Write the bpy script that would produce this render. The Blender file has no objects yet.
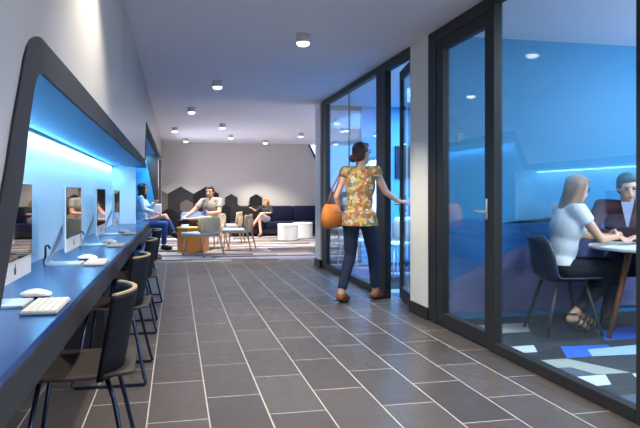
import bpy, bmesh, math, random
from mathutils import Vector as V, Matrix as M, Quaternion
random.seed(7)
SC = bpy.context.scene
COL = SC.collection
PI = math.pi
R = math.radians

# ------------------------------------------------------------------ materials
def lin(c):
    return tuple((x/255/12.92 if x/255 <= .04045 else ((x/255+.055)/1.055)**2.4) for x in c)
MATS = {}
def mat(name, rgb, rough=.5, metal=0, spec=.5, emit=None, es=0, var=.06, scale=9, bump=0, coat=0, bscale=60):
    if name in MATS: return MATS[name]
    m = bpy.data.materials.new(name); m.use_nodes = True
    nt = m.node_tree; b = nt.nodes['Principled BSDF']
    c = lin(rgb)
    tc = nt.nodes.new('ShaderNodeTexCoord')
    nz = nt.nodes.new('ShaderNodeTexNoise'); nz.inputs['Scale'].default_value = scale; nz.inputs['Detail'].default_value = 3
    nt.links.new(tc.outputs['Object'], nz.inputs['Vector'])
    mx = nt.nodes.new('ShaderNodeMix'); mx.data_type = 'RGBA'
    mx.inputs[6].default_value = (*[x*(1-var) for x in c], 1); mx.inputs[7].default_value = (*[min(1, x*(1+var)) for x in c], 1)
    nt.links.new(nz.outputs['Fac'], mx.inputs[0]); nt.links.new(mx.outputs[2], b.inputs['Base Color'])
    b.inputs['Roughness'].default_value = rough; b.inputs['Metallic'].default_value = metal
    b.inputs['Specular IOR Level'].default_value = spec
    if coat: b.inputs['Coat Weight'].default_value = coat; b.inputs['Coat Roughness'].default_value = .1
    if emit:
        b.inputs['Emission Color'].default_value = (*lin(emit), 1); b.inputs['Emission Strength'].default_value = es
    if bump:
        n2 = nt.nodes.new('ShaderNodeTexNoise'); n2.inputs['Scale'].default_value = bscale; n2.inputs['Detail'].default_value = 4
        nt.links.new(tc.outputs['Object'], n2.inputs['Vector'])
        bp = nt.nodes.new('ShaderNodeBump'); bp.inputs['Strength'].default_value = bump; bp.inputs['Distance'].default_value = .004
        nt.links.new(n2.outputs['Fac'], bp.inputs['Height']); nt.links.new(bp.outputs['Normal'], b.inputs['Normal'])
    MATS[name] = m
    return m

def glass_mat(name, tint, ior=1.5, rough=0.0):
    m = bpy.data.materials.new(name); m.use_nodes = True
    nt = m.node_tree; nt.nodes.clear()
    o = nt.nodes.new('ShaderNodeOutputMaterial'); t = nt.nodes.new('ShaderNodeBsdfTransparent'); g = nt.nodes.new('ShaderNodeBsdfGlossy')
    mx = nt.nodes.new('ShaderNodeMixShader'); geo = nt.nodes.new('ShaderNodeNewGeometry')
    def mth(op, a, b=None):
        q = nt.nodes.new('ShaderNodeMath'); q.operation = op
        for i, v in enumerate((a, b)):
            if v is None: continue
            if isinstance(v, (int, float)): q.inputs[i].default_value = v
            else: nt.links.new(v, q.inputs[i])
        return q.outputs[0]
    dp = nt.nodes.new('ShaderNodeVectorMath'); dp.operation = 'DOT_PRODUCT'
    nt.links.new(geo.outputs['Normal'], dp.inputs[0]); nt.links.new(geo.outputs['Incoming'], dp.inputs[1])
    f0 = ((ior-1)/(ior+1))**2                                                       # Schlick reflectance, alike on both faces of the pane
    fr = mth('ADD', mth('MULTIPLY', mth('POWER', mth('SUBTRACT', 1.0, mth('ABSOLUTE', dp.outputs['Value'])), 5.0), 1-f0), f0)
    t.inputs[0].default_value = (*tint, 1); g.inputs['Roughness'].default_value = rough; g.inputs[0].default_value = (.9, .95, 1, 1)
    nt.links.new(fr, mx.inputs[0]); nt.links.new(t.outputs[0], mx.inputs[1]); nt.links.new(g.outputs[0], mx.inputs[2])
    nt.links.new(mx.outputs[0], o.inputs[0])
    MATS[name] = m
    return m

def tile_mat():
    m = bpy.data.materials.new('slate_tile'); m.use_nodes = True
    nt = m.node_tree; b = nt.nodes['Principled BSDF']; N = nt.nodes.new; L = nt.links.new
    tc = N('ShaderNodeTexCoord'); sp = N('ShaderNodeSeparateXYZ'); cb = N('ShaderNodeCombineXYZ')
    L(tc.outputs['Object'], sp.inputs[0])
    ax = N('ShaderNodeMath'); ax.operation = 'ADD'; ax.inputs[1].default_value = -.165 + .303*10
    ay = N('ShaderNodeMath'); ay.operation = 'ADD'; ay.inputs[1].default_value = -3.26 + .68*10
    L(sp.outputs['X'], ax.inputs[0]); L(sp.outputs['Y'], ay.inputs[0])
    L(ay.outputs[0], cb.inputs['X']); L(ax.outputs[0], cb.inputs['Y'])
    br = N('ShaderNodeTexBrick'); br.offset = .5; br.offset_frequency = 2
    br.inputs['Scale'].default_value = 1; br.inputs['Brick Width'].default_value = .68; br.inputs['Row Height'].default_value = .303
    br.inputs['Mortar Size'].default_value = .0035; br.inputs['Mortar Smooth'].default_value = .1
    br.inputs['Color1'].default_value = (*lin((78, 69, 65)), 1); br.inputs['Color2'].default_value = (*lin((92, 82, 77)), 1)
    br.inputs['Mortar'].default_value = (*lin((196, 188, 172)), 1)
    L(cb.outputs[0], br.inputs['Vector'])
    nz = N('ShaderNodeTexNoise'); nz.inputs['Scale'].default_value = 14; nz.inputs['Detail'].default_value = 6
    L(tc.outputs['Object'], nz.inputs['Vector'])
    mx = N('ShaderNodeMix'); mx.data_type = 'RGBA'; mx.blend_type = 'MULTIPLY'; mx.inputs[0].default_value = .35
    L(br.outputs['Color'], mx.inputs[6]); L(nz.outputs['Color'], mx.inputs[7])
    hs = N('ShaderNodeHueSaturation'); hs.inputs['Saturation'].default_value = .85; hs.inputs['Value'].default_value = 1.12
    L(mx.outputs[2], hs.inputs['Color']); L(hs.outputs[0], b.inputs['Base Color'])
    rr = N('ShaderNodeMapRange'); rr.inputs[3].default_value = .22; rr.inputs[4].default_value = .42
    L(nz.outputs['Fac'], rr.inputs[0]); L(rr.outputs[0], b.inputs['Roughness'])
    bp = N('ShaderNodeBump'); bp.inputs['Strength'].default_value = .25; bp.inputs['Distance'].default_value = .003; bp.invert = True
    L(br.outputs['Fac'], bp.inputs['Height']); L(bp.outputs[0], b.inputs['Normal'])
    return m

def stripe_carpet(name, bw, rh, cols, dx=0, dy=0):
    m = bpy.data.materials.new(name); m.use_nodes = True
    nt = m.node_tree; b = nt.nodes['Principled BSDF']; N = nt.nodes.new; L = nt.links.new
    tc = N('ShaderNodeTexCoord'); mp = N('ShaderNodeMapping'); mp.inputs['Location'].default_value = (dx+20, dy+20, 0)
    L(tc.outputs['Object'], mp.inputs[0])
    br = N('ShaderNodeTexBrick'); br.offset = .37; br.offset_frequency = 2; br.squash = .7; br.squash_frequency = 3
    br.inputs['Scale'].default_value = 1; br.inputs['Brick Width'].default_value = bw; br.inputs['Row Height'].default_value = rh
    br.inputs['Mortar Size'].default_value = 0; br.inputs['Color1'].default_value = (0, 0, 0, 1); br.inputs['Color2'].default_value = (1, 1, 1, 1)
    L(mp.outputs[0], br.inputs['Vector'])
    cr = N('ShaderNodeValToRGB'); cr.color_ramp.interpolation = 'CONSTANT'
    el = cr.color_ramp.elements
    while len(el) < len(cols): el.new(.5)
    for i, c in enumerate(cols):
        el[i].position = i/len(cols); el[i].color = (*lin(c), 1)
    L(br.outputs['Color'], cr.inputs[0])
    nz = N('ShaderNodeTexNoise'); nz.inputs['Scale'].default_value = 120
    L(tc.outputs['Object'], nz.inputs['Vector'])
    mx = N('ShaderNodeMix'); mx.data_type = 'RGBA'; mx.blend_type = 'MULTIPLY'; mx.inputs[0].default_value = .4
    L(cr.outputs[0], mx.inputs[6]); L(nz.outputs['Color'], mx.inputs[7]); L(mx.outputs[2], b.inputs['Base Color'])
    b.inputs['Roughness'].default_value = .9; b.inputs['Specular IOR Level'].default_value = .15
    return m

def floral_mat():
    m = bpy.data.materials.new('floral_cotton'); m.use_nodes = True
    nt = m.node_tree; b = nt.nodes['Principled BSDF']; N = nt.nodes.new; L = nt.links.new
    tc = N('ShaderNodeTexCoord'); vo = N('ShaderNodeTexVoronoi'); vo.inputs['Scale'].default_value = 34
    nz = N('ShaderNodeTexNoise'); nz.inputs['Scale'].default_value = 22
    L(tc.outputs['Object'], nz.inputs['Vector'])
    ad = N('ShaderNodeMix'); ad.data_type = 'VECTOR'; ad.inputs[0].default_value = .06
    L(tc.outputs['Object'], ad.inputs[4]); L(nz.outputs['Color'], ad.inputs[5]); L(ad.outputs[1], vo.inputs['Vector'])
    sp = N('ShaderNodeSeparateColor'); L(vo.outputs['Color'], sp.inputs[0])
    cr = N('ShaderNodeValToRGB'); cr.color_ramp.interpolation = 'CONSTANT'; el = cr.color_ramp.elements
    cols = [(190, 150, 70), (200, 176, 120), (176, 100, 66), (214, 204, 178), (110, 118, 70), (186, 134, 60), (170, 92, 88), (206, 180, 100), (120, 140, 134)]
    while len(el) < len(cols): el.new(.5)
    for i, c in enumerate(cols): el[i].position = i/len(cols); el[i].color = (*lin(c), 1)
    L(sp.outputs[0], cr.inputs[0]); L(cr.outputs[0], b.inputs['Base Color']); b.inputs['Roughness'].default_value = .85
    return m

def wood_mat(name, c1, c2, rough=.45, axis=2):
    m = bpy.data.materials.new(name); m.use_nodes = True
    nt = m.node_tree; b = nt.nodes['Principled BSDF']; N = nt.nodes.new; L = nt.links.new
    tc = N('ShaderNodeTexCoord'); mp = N('ShaderNodeMapping'); s = [14, 14, 14]; s[axis] = 1.5; mp.inputs['Scale'].default_value = s
    nz = N('ShaderNodeTexNoise'); nz.inputs['Scale'].default_value = 3; nz.inputs['Detail'].default_value = 5
    L(tc.outputs['Object'], mp.inputs[0]); L(mp.outputs[0], nz.inputs['Vector'])
    mx = N('ShaderNodeMix'); mx.data_type = 'RGBA'; mx.inputs[6].default_value = (*lin(c1), 1); mx.inputs[7].default_value = (*lin(c2), 1)
    L(nz.outputs['Fac'], mx.inputs[0]); L(mx.outputs[2], b.inputs['Base Color']); b.inputs['Roughness'].default_value = rough
    return m

charcoal = mat('charcoal_laminate', (38, 37, 39), .6, spec=.25)
frame_mt = mat('charcoal_aluminium', (38, 37, 38), .5, .0, spec=.35)
wall_wh = mat('wall_paint', (166, 161, 156), .28, spec=.45, var=.03, scale=2)
wall_gr = mat('lounge_wall_paint', (198, 192, 186), .6, var=.03, scale=2)
ceil_mt = mat('ceiling_paint', (228, 228, 240), .7, var=.02, scale=2)
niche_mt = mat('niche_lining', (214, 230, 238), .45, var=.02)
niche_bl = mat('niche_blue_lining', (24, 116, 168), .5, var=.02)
blue_wall = mat('blue_wall_paint', (26, 122, 164), .55, var=.04, scale=1.5)
col_mt = mat('column_paint', (232, 226, 214), .55, var=.03)
desk_mt = mat('desk_laminate', (22, 56, 106), .25, spec=.5, var=.05)
alu = mat('brushed_aluminium', (206, 207, 210), .3, .35)
white_pl = mat('white_plastic', (235, 233, 228), .35)
cream_pl = mat('cream_keys', (205, 196, 178), .5)
black_gl = mat('black_screen_glass', (10, 10, 12), .03, spec=.9, var=.02)
black_pl = mat('black_plastic', (24, 24, 26), .45)
steel = mat('blue_black_steel', (36, 46, 70), .3, .7)
ch_dark = mat('dark_chair_shell', (14, 15, 22), .7, spec=.15, var=.1)
ch_seat = wood_mat('walnut_seat', (40, 30, 24), (50, 38, 29), .7, 0)
pale_ply = wood_mat('pale_ply_edge', (150, 122, 84), (176, 146, 106), .4, 0)
oak = wood_mat('light_oak', (190, 140, 90), (214, 170, 120), .45, 2)
oak_or = wood_mat('orange_veneer', (188, 108, 44), (214, 134, 62), .4, 0)
uph_lt = mat('beige_upholstery', (188, 174, 146), .85, spec=.2, bump=.15)
uph_seat = mat('ice_blue_upholstery', (178, 196, 212), .85, spec=.2, bump=.15)
uph_blue = mat('pale_blue_upholstery', (140, 168, 218), .85, spec=.2, bump=.15)
white_up = mat('white_leatherette', (236, 234, 230), .5)
navy = mat('navy_upholstery', (24, 27, 54), .85, spec=.2, bump=.2)
dark_up = mat('black_upholstery', (36, 35, 38), .85, spec=.2, bump=.2)
hexA = mat('felt_charcoal', (52, 51, 54), .9, spec=.1, bump=.2)
hexB = mat('felt_black', (36, 35, 38), .9, spec=.1, bump=.2)
hexC = mat('felt_taupe', (98, 90, 88), .9, spec=.1, bump=.2)
led_bl = mat('blue_led', (200, 235, 255), .5, emit=(90, 190, 255), es=9)
lamp_em = mat('lamp_lens', (255, 255, 255), .5, emit=(255, 244, 225), es=3.5)
lamp_can = mat('lamp_housing', (190, 190, 190), .4)
sky_em = mat('daylight_window', (200, 220, 255), .5, emit=(185, 215, 255), es=1.6)
GL = glass_mat('corridor_glass', (.88, .945, .99), 1.62)
purple = mat('mauve_reflection', (104, 100, 132), .9, spec=.1, bump=.3, var=.15, scale=4)
blue_pl = mat('blue_lacquer', (20, 92, 150), .5)
skin_a = mat('skin_light', (222, 172, 146), .5, spec=.4, var=.04)
skin_b = mat('skin_tan', (214, 160, 128), .5, spec=.4, var=.04)
hair_dk = mat('hair_dark', (36, 28, 26), .5, var=.3, scale=60, bump=.4)
hair_bl = mat('hair_blond', (138, 94, 42), .5, var=.3, scale=60, bump=.4)
hair_rd = mat('hair_auburn', (74, 46, 42), .5, var=.3, scale=60, bump=.4)
white_cl = mat('white_cotton', (228, 226, 228), .85, bump=.2)
black_cl = mat('black_cotton', (26, 26, 32), .85, bump=.2)
denim_dk = mat('navy_denim', (32, 40, 66), .8, bump=.2)
denim = mat('blue_denim', (30, 64, 128), .8, bump=.2)
grey_cl = mat('grey_knit', (150, 142, 132), .85, bump=.3, var=.12, scale=40)
brown_cl = mat('brown_trousers', (70, 44, 44), .85, bump=.2)
maroon = mat('maroon_jacket', (72, 36, 42), .8, bump=.2)
lblue_cl = mat('light_blue_knit', (156, 190, 226), .85, bump=.2)
shirt_bl = mat('pale_blue_shirt', (180, 190, 225), .8)
orange_l = mat('tan_leather', (214, 124, 40), .5, bump=.3, var=.15)
brown_l = mat('brown_leather', (150, 84, 46), .5, bump=.2, var=.2, scale=30)
black_l = mat('black_leather', (28, 26, 26), .4)
cup_bl = mat('blue_ceramic', (70, 120, 215), .3)
eye_m = mat('dark_eye', (30, 24, 22), .2)
lip_m = mat('lips', (176, 92, 88), .5)
floral = floral_mat()
tile = tile_mat()
carp = stripe_carpet('striped_lounge_carpet', 1.15, .21, [(168, 162, 164), (100, 98, 106), (150, 126, 104), (76, 78, 92), (186, 182, 188), (126, 124, 138), (62, 62, 74)])
carp2 = stripe_carpet('blue_strip_carpet', .9, .26, [(56, 56, 62), (40, 40, 46), (70, 90, 150), (150, 160, 180), (50, 50, 56), (84, 100, 140)], .3, .1)
cp_base = mat('carpet_charcoal', (60, 60, 62), .95, spec=.1, bump=.4)
cp_dark = mat('carpet_black', (44, 44, 46), .95, spec=.1, bump=.4)
cp_wh = mat('carpet_white', (196, 198, 200), .95, spec=.1, bump=.4)
cp_gn = mat('carpet_stone', (158, 156, 146), .95, spec=.1, bump=.4)
cp_bl = mat('carpet_blue', (52, 96, 190), .95, spec=.1, bump=.4)
cp_sl = mat('carpet_slate', (78, 86, 100), .95, spec=.1, bump=.4)

# ------------------------------------------------------------------ shape builder
def basis(d):
    d = V(d).normalized(); a = V((0, 0, 1)) if abs(d.z) < .9 else V((1, 0, 0))
    u = a.cross(d).normalized(); return u, d.cross(u).normalized()
class S:
    def __init__(s): s.bm = bmesh.new()
    def box(s, c, d, rot=None, bev=0, seg=2):
        r = bmesh.ops.create_cube(s.bm, size=1)
        m = M.Translation(V(c)) @ (rot.to_4x4() if rot else M.Identity(4)) @ M.Diagonal((*d, 1))
        bmesh.ops.transform(s.bm, matrix=m, verts=r['verts'])
        if bev:
            es = list({e for v in r['verts'] for e in v.link_edges})
            bmesh.ops.bevel(s.bm, geom=es, offset=bev, segments=seg, affect='EDGES', profile=.5)
        return s
    def loft(s, rings, cap=True, close=False):
        vs = [[s.bm.verts.new(p) for p in r] for r in rings]; n = len(vs[0])
        pr = list(zip(vs, vs[1:])) + ([(vs[-1], vs[0])] if close else [])
        for a, b in pr:
            for i in range(n):
                s.bm.faces.new((a[i], a[(i+1) % n], b[(i+1) % n], b[i]))
        if cap and not close: s.bm.faces.new(vs[0][::-1]); s.bm.faces.new(vs[-1])
        return s
    def tube(s, pts, r, n=8, close=False, flat=None):
        pts = [V(p) for p in pts]; k = len(pts)
        rs = r if isinstance(r, (list, tuple)) else [r]*k
        rings = []; u = None
        for i, p in enumerate(pts):
            if close: d = (pts[(i+1) % k]-pts[i-1]).normalized()
            else: d = ((pts[i]-pts[i-1]).normalized() if i else V()) + ((pts[i+1]-pts[i]).normalized() if i < k-1 else V())
            d.normalize()
            if u is None: u = basis(d)[0]
            u = (u - d*u.dot(d)).normalized(); w = d.cross(u)
            rings.append([p + (u*math.cos(2*PI*j/n) + w*math.sin(2*PI*j/n)*(flat or 1))*rs[i] for j in range(n)])
        return s.loft(rings, close=close)
    def prism(s, poly, axis, a, b):
        f = {'x': lambda p, t: (t, p[0], p[1]), 'y': lambda p, t: (p[0], t, p[1]), 'z': lambda p, t: (p[0], p[1], t)}[axis]
        return s.loft([[f(p, a) for p in poly], [f(p, b) for p in poly]])
    def ell(s, c, r, rot=None, n=16):
        q = bmesh.ops.create_uvsphere(s.bm, u_segments=n, v_segments=max(6, n*2//3), radius=1)
        m = M.Translation(V(c)) @ (rot.to_4x4() if rot else M.Identity(4)) @ M.Diagonal((*(r if isinstance(r, (tuple, list)) else (r, r, r)), 1))
        bmesh.ops.transform(s.bm, matrix=m, verts=q['verts']); return s
    def cap(s, a, ra, b, rb, n=12, ends=True):
        s.tube([a, b], [ra, rb], n)
        if ends: s.ell(a, ra, n=n); s.ell(b, rb, n=n)
        return s
    def lathe(s, prof, c=(0, 0, 0), n=28):
        c = V(c)
        return s.loft([[c+V((r*math.cos(2*PI*j/n), r*math.sin(2*PI*j/n), z)) for j in range(n)] for r, z in prof])
    def poly(s, pts, mi=0):
        f = s.bm.faces.new([s.bm.verts.new(p) for p in pts]); f.material_index = mi; return s

def wmat(o):
    m = M.LocRotScale(o.location, o.rotation_euler, o.scale)
    return wmat(o.parent) @ m if o.parent else m
def build(sh, name, mt, parent=None, world=False, smooth=False, remesh=0, bevel=0, cuts=(), smooth_it=0, subd=0, own_origin=True):
    bm = sh.bm
    if not remesh: bmesh.ops.recalc_face_normals(bm, faces=bm.faces)
    if remesh:
        bmesh.ops.recalc_face_normals(bm, faces=bm.faces)
        me = bpy.data.meshes.new('tmp'); bm.to_mesh(me); bm.free()
        ob = bpy.data.objects.new('tmp', me); COL.objects.link(ob)
        md = ob.modifiers.new('r', 'REMESH'); md.mode = 'VOXEL'; md.voxel_size = remesh
        if smooth_it:
            ms = ob.modifiers.new('s', 'SMOOTH'); ms.iterations = smooth_it; ms.factor = .5
        dg = bpy.context.evaluated_depsgraph_get(); dg.update()
        me2 = bpy.data.meshes.new_from_object(ob.evaluated_get(dg))
        bpy.data.objects.remove(ob); bpy.data.meshes.remove(me)
        bm = bmesh.new(); bm.from_mesh(me2); bpy.data.meshes.remove(me2)
        for f in bm.faces: f.smooth = True
        for p, nrm in cuts:
            r = bmesh.ops.bisect_plane(bm, geom=bm.verts[:]+bm.edges[:]+bm.faces[:], plane_co=V(p), plane_no=V(nrm), clear_outer=True)
            es = [e for e in r['geom_cut'] if isinstance(e, bmesh.types.BMEdge)]
            if es: bmesh.ops.holes_fill(bm, edges=es, sides=0)
    elif smooth:
        for f in bm.faces: f.smooth = True
    if parent is not None and world:
        bm.transform(wmat(parent).inverted())
    off = None
    if parent is None and own_origin and len(bm.verts):
        xs = [v.co for v in bm.verts]
        off = V(((min(p.x for p in xs)+max(p.x for p in xs))/2, (min(p.y for p in xs)+max(p.y for p in xs))/2, min(p.z for p in xs)))
        bm.transform(M.Translation(-off))
    me = bpy.data.meshes.new(name); bm.to_mesh(me); bm.free()
    for q in (mt if isinstance(mt, (list, tuple)) else [mt]): me.materials.append(q)
    o = bpy.data.objects.new(name, me); COL.objects.link(o)
    if parent is not None: o.parent = parent
    if off: o.location = off
    if bevel:
        b = o.modifiers.new('bevel', 'BEVEL'); b.width = bevel; b.segments = 2; b.limit_method = 'ANGLE'
    if subd:
        b = o.modifiers.new('sub', 'SUBSURF'); b.levels = subd; b.render_levels = subd
    return o
def tag(o, label, cat, group=None):
    o['label'] = label; o['category'] = cat
    if group: o['group'] = group
    return o
def thing(name, label, cat, loc=(0, 0, 0), rz=0, group=None):
    o = bpy.data.objects.new(name, None); COL.objects.link(o); o.empty_display_size = .1
    o.location = loc; o.rotation_euler = (0, 0, rz)
    return tag(o, label, cat, group)
def struct(o): o['kind'] = 'structure'; return o
def copy_tree(o, parent=None):
    c = o.copy(); COL.objects.link(c); c.parent = parent
    for ch in [x for x in bpy.data.objects if x.parent == o and x.type != 'LIGHT']: copy_tree(ch, c)
    return c
def dup(o, loc, rz, label):
    c = copy_tree(o); c.location = loc; c.rotation_euler = (0, 0, rz); c['label'] = label; return c

# camera-measured helper: floor point of the tile plane seen at a pixel of the photograph
CT, ST, HC = math.cos(R(12.72)), math.sin(R(12.72)), 1.13
def fl(x, y, z=0):
    d = 640*(HC-z)/(y-194); X = (x-175.5)*d*CT/640; return V((X, (d-ST*X)/CT, z))

# ------------------------------------------------------------------ the setting
XW = -.37                       # left wall plane and portal plane
XG = 2.24                      # glazed partition plane
ZC = 2.555
s = S(); s.box((1.0, 4.4, -.03), (4.2, 12.9, .06)); struct(build(s, 'floor', tile, own_origin=False))
s = S(); s.box((3.5, 14.45, -.03), (9.4, 7.2, .06)); struct(build(s, 'floor', carp, own_origin=False))
s = S(); s.box((XG+.05+2.1, 8.0, -.02), (4.0, 4.3, .045)); f2 = struct(build(s, 'floor', carp2, own_origin=False))
s = S(); s.box((3, 8.1, ZC+.05), (8.4, 20.4, .1)); struct(build(s, 'ceiling', ceil_mt, own_origin=False))

# near meeting room carpet: inlaid trapezoid tiles, one floor mesh with several colours
s = S(); s.box((XG+.03+1.95, 3.2, -.02), (3.9, 4.4, .044))
def inlay(pts, mi, z=.0035): s.poly([fl(x, y)*1 + V((0, 0, z)) for x, y in pts], mi)
inlay([(561.3, 378.4), (582.8, 388.1), (611.3, 384.9), (605.3, 375)], 1)
inlay([(526.6, 361.5), (540.6, 369), (570.6, 367.9), (596.9, 375), (630.6, 373.1), (566.9, 359)], 2)
inlay([(499.7, 348), (533.5, 345.5), (537.4, 352.3), (509.4, 354.5)], 1)
inlay([(560.3, 346.9), (608.1, 345), (610, 348.8), (587.5, 349.7), (592.2, 356.6), (566.9, 358.5)], 3)
inlay([(587.5, 349.9), (640, 345), (646, 354.2), (592.2, 356.8)], 4, .004)
inlay([(602.5, 397.5), (640, 394.5), (660, 409), (632.5, 412)], 5)
inlay([(470, 326), (527, 323), (530, 332), (470, 336)], 2)
inlay([(541, 369.5), (570, 368.5), (596, 375.6), (561, 377.6)], 5, .003)
inlay([(538, 352.5), (560, 347), (567, 358.6), (527, 361)], 6, .003)
inlay([(530, 332), (590, 328), (600, 338), (540, 343)], 6, .003)
inlay([(596, 330), (640, 326), (650, 338), (606, 341)], 3, .003)
inlay([(632, 374), (680, 371), (690, 380), (642, 384)], 1, .003)
struct(build(s, 'floor', [cp_base, cp_wh, cp_gn, cp_bl, cp_bl_pale if 'cp_bl_pale' in globals() else mat('carpet_ice', (150, 176, 214), .95, spec=.1, bump=.4), cp_sl, cp_dark], own_origin=False))

# left wall with the two portal openings, cut out of one slab
def fp(x, y):                   # point (Y, Z) of the portal plane measured in the photograph
    d = -XW*656/(175.5-x); return ((d-ST*XW)/CT, HC+(194-y)*d/640)
OUT = [fp(*q) for q in ((3.7, 169.6), (11.2, 121), (18.7, 79.8), (22.4, 57.4), (25.6, 45.5), (29.2, 39), (33, 36.2), (37, 36.3), (41, 39.4), (46, 45.4), (74.8, 78))]
INN = [fp(*q) for q in ((20.6, 180), (28, 117), (31.8, 91), (34.6, 79), (36.6, 74.6), (39, 73), (42, 74.2), (46.8, 78.8), (74.8, 104.6))]
P1 = [(1.12, .0), (1.12, .60), (1.27, .80)] + OUT
P2 = [(8.12, 1.549), (8.2, 1.62), (8.46, 1.99), (8.52, 2.05), (8.60, 2.065), (16.9, 2.065), (17.0, 2.0), (17.0, 0)]
op = P1 + P2
s = S(); s.prism([(-2, 0), *op, (18.05, 0), (18.05, ZC), (-2, ZC)], 'x', XW-.05, XW); struct(build(s, 'wall_left', wall_wh, own_origin=False))
s = S(); s.box((3.5, 18.1, ZC/2), (9.2, .1, ZC)); struct(build(s, 'wall_back', wall_gr, own_origin=False))
s = S(); s.box((.85, -2.05, ZC/2), (2.5, .1, ZC)); struct(build(s, 'wall_fill_block', wall_gr, own_origin=False))  # unseen wall added behind the viewer to hold back the world fill
s = S(); s.box((7.0, 14.2, ZC/2), (.1, 7.9, ZC)); struct(build(s, 'wall_right', wall_gr, own_origin=False))

# portal frame round the computer niche
inner1 = [(1.385, .74), (1.44, .83)] + INN
outer1 = [(1.16, .60), (1.27, .80)] + OUT
s = S(); s.prism(outer1 + [(8.12, 1.549), (8.12, 1.470)] + inner1[::-1], 'x', XW-.004, XW+.006)
struct(build(s, 'trim_1', charcoal, own_origin=False))
# second portal frame
o2 = [(8.12, 1.470), (8.12, 1.55), (8.2, 1.62), (8.46, 1.99), (8.52, 2.05), (8.60, 2.065), (16.9, 2.065), (17.0, 2.0), (17.0, 0)]
i2 = [(16.85, 0), (16.85, 1.92), (16.75, 1.985), (8.66, 1.985), (8.60, 1.97), (8.30, 1.56), (8.24, 1.470)]
s = S(); s.prism(o2 + i2, 'x', XW-.055, XW+.006); struct(build(s, 'trim_2', charcoal, own_origin=False))

# computer niche lining: back, soffit, near end, far end fin; dark leg space below
XB = -.80
s = S(); s.box((XB-.02, 4.9, 1.13), (.04, 7.9, .80)); struct(build(s, 'wall_niche_back', niche_mt, own_origin=False))
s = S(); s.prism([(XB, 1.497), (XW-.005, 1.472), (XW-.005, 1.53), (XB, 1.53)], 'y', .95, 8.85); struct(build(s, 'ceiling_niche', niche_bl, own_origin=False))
s = S(); s.box(((XB+XW-.05)/2, .98, 1.12), (XW-.05-XB, .04, .76)); struct(build(s, 'wall_niche_near', niche_mt, own_origin=False))
s = S(); s.box(((XB-.51)/2, 8.72, 1.12), (-.51-XB, .06, .76)); struct(build(s, 'wall_niche_far', niche_mt, own_origin=False))
s = S(); s.box((XB+.006, 4.9, 1.487), (.012, 7.7, .012)); struct(build(s, 'trim_3', charcoal, own_origin=False))
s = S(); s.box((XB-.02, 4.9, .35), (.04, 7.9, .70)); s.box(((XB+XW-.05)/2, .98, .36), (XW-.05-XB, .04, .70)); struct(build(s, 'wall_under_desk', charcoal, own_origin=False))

# window-seat niche: back, soffit, end wall; its slanted blue paints in the LED light pool
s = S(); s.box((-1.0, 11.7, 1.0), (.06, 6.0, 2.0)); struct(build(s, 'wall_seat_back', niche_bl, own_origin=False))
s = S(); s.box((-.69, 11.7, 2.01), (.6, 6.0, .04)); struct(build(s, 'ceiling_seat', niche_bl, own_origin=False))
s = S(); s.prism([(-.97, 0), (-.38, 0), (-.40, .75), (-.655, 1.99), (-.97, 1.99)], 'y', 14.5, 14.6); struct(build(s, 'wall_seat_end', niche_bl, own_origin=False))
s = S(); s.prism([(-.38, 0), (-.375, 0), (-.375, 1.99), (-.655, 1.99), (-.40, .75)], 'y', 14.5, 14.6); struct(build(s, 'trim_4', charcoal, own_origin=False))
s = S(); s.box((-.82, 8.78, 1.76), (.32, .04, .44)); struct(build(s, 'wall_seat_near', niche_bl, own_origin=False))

# partition column: the end of the wall between the two rooms, with its skirting
s = S(); s.box(((XG-.035+6.2)/2, 5.6, ZC/2), (6.2-XG+.035, .44, ZC)); struct(build(s, 'wall_partition', [col_mt], own_origin=False))
s = S(); s.box((XG+1.99, 5.37, ZC/2), (3.9, .03, ZC-.002)); struct(build(s, 'wall_meeting_back', blue_wall, own_origin=False))
s = S(); s.box((XG-.039, 5.6, .055), (.014, .46, .11)); struct(build(s, 'baseboard_partition', frame_mt, own_origin=False))
s = S(); s.box((6.2, 4.2, ZC/2), (.08, 12.2, ZC)); struct(build(s, 'wall_room_side', blue_wall, own_origin=False))
s = S(); s.box((4.2, .95, ZC/2), (4.0, .08, ZC)); struct(build(s, 'wall_meeting_front', wall_gr, own_origin=False))
# mauve and blue sheets standing in for reflections on the lower meeting room wall
s = S(); s.prism([(2.3, .06), (6.1, .06), (6.1, 1.2), (3.05, .63), (2.3, .30)], 'y', 5.335, 5.355); struct(build(s, 'reflection_mauve', purple, own_origin=False))
s = S(); s.prism([(2.3, .30), (3.05, .63), (6.1, 1.2), (6.1, .90), (2.9, .86), (2.6, .91), (2.3, .87)], 'y', 5.338, 5.355); struct(build(s, 'reflection_blue', blue_pl, own_origin=False))
# far post at the end of the glazing
s = S(); s.box((XG, 9.82, ZC/2), (.12, .36, ZC)); struct(build(s, 'wall_far_post', col_mt, own_origin=False))
s = S(); s.box((XG, 9.82, .055), (.15, .39, .11)); struct(build(s, 'baseboard_far', frame_mt, own_origin=False))

# far room end: blue wall and a blue-tinted glass panel
s = S(); s.box((4.55, 10.05, ZC/2), (3.2, .08, ZC)); struct(build(s, 'wall_far_room', mat('far_blue_wall', (70, 150, 205), .55), own_origin=False))
GB = glass_mat('blue_tint_glass', (.55, .80, .97), 1.4)
s = S(); s.box((2.62, 10.03, .03), (.66, .05, .06)); s.box((2.62, 10.03, 2.52), (.66, .05, .07)); w4 = struct(build(s, 'window_4', frame_mt, own_origin=False))
s = S(); s.box((2.62, 10.03, 1.27), (.66, .012, 2.44)); build(s, 'pane', GB, w4)

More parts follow.
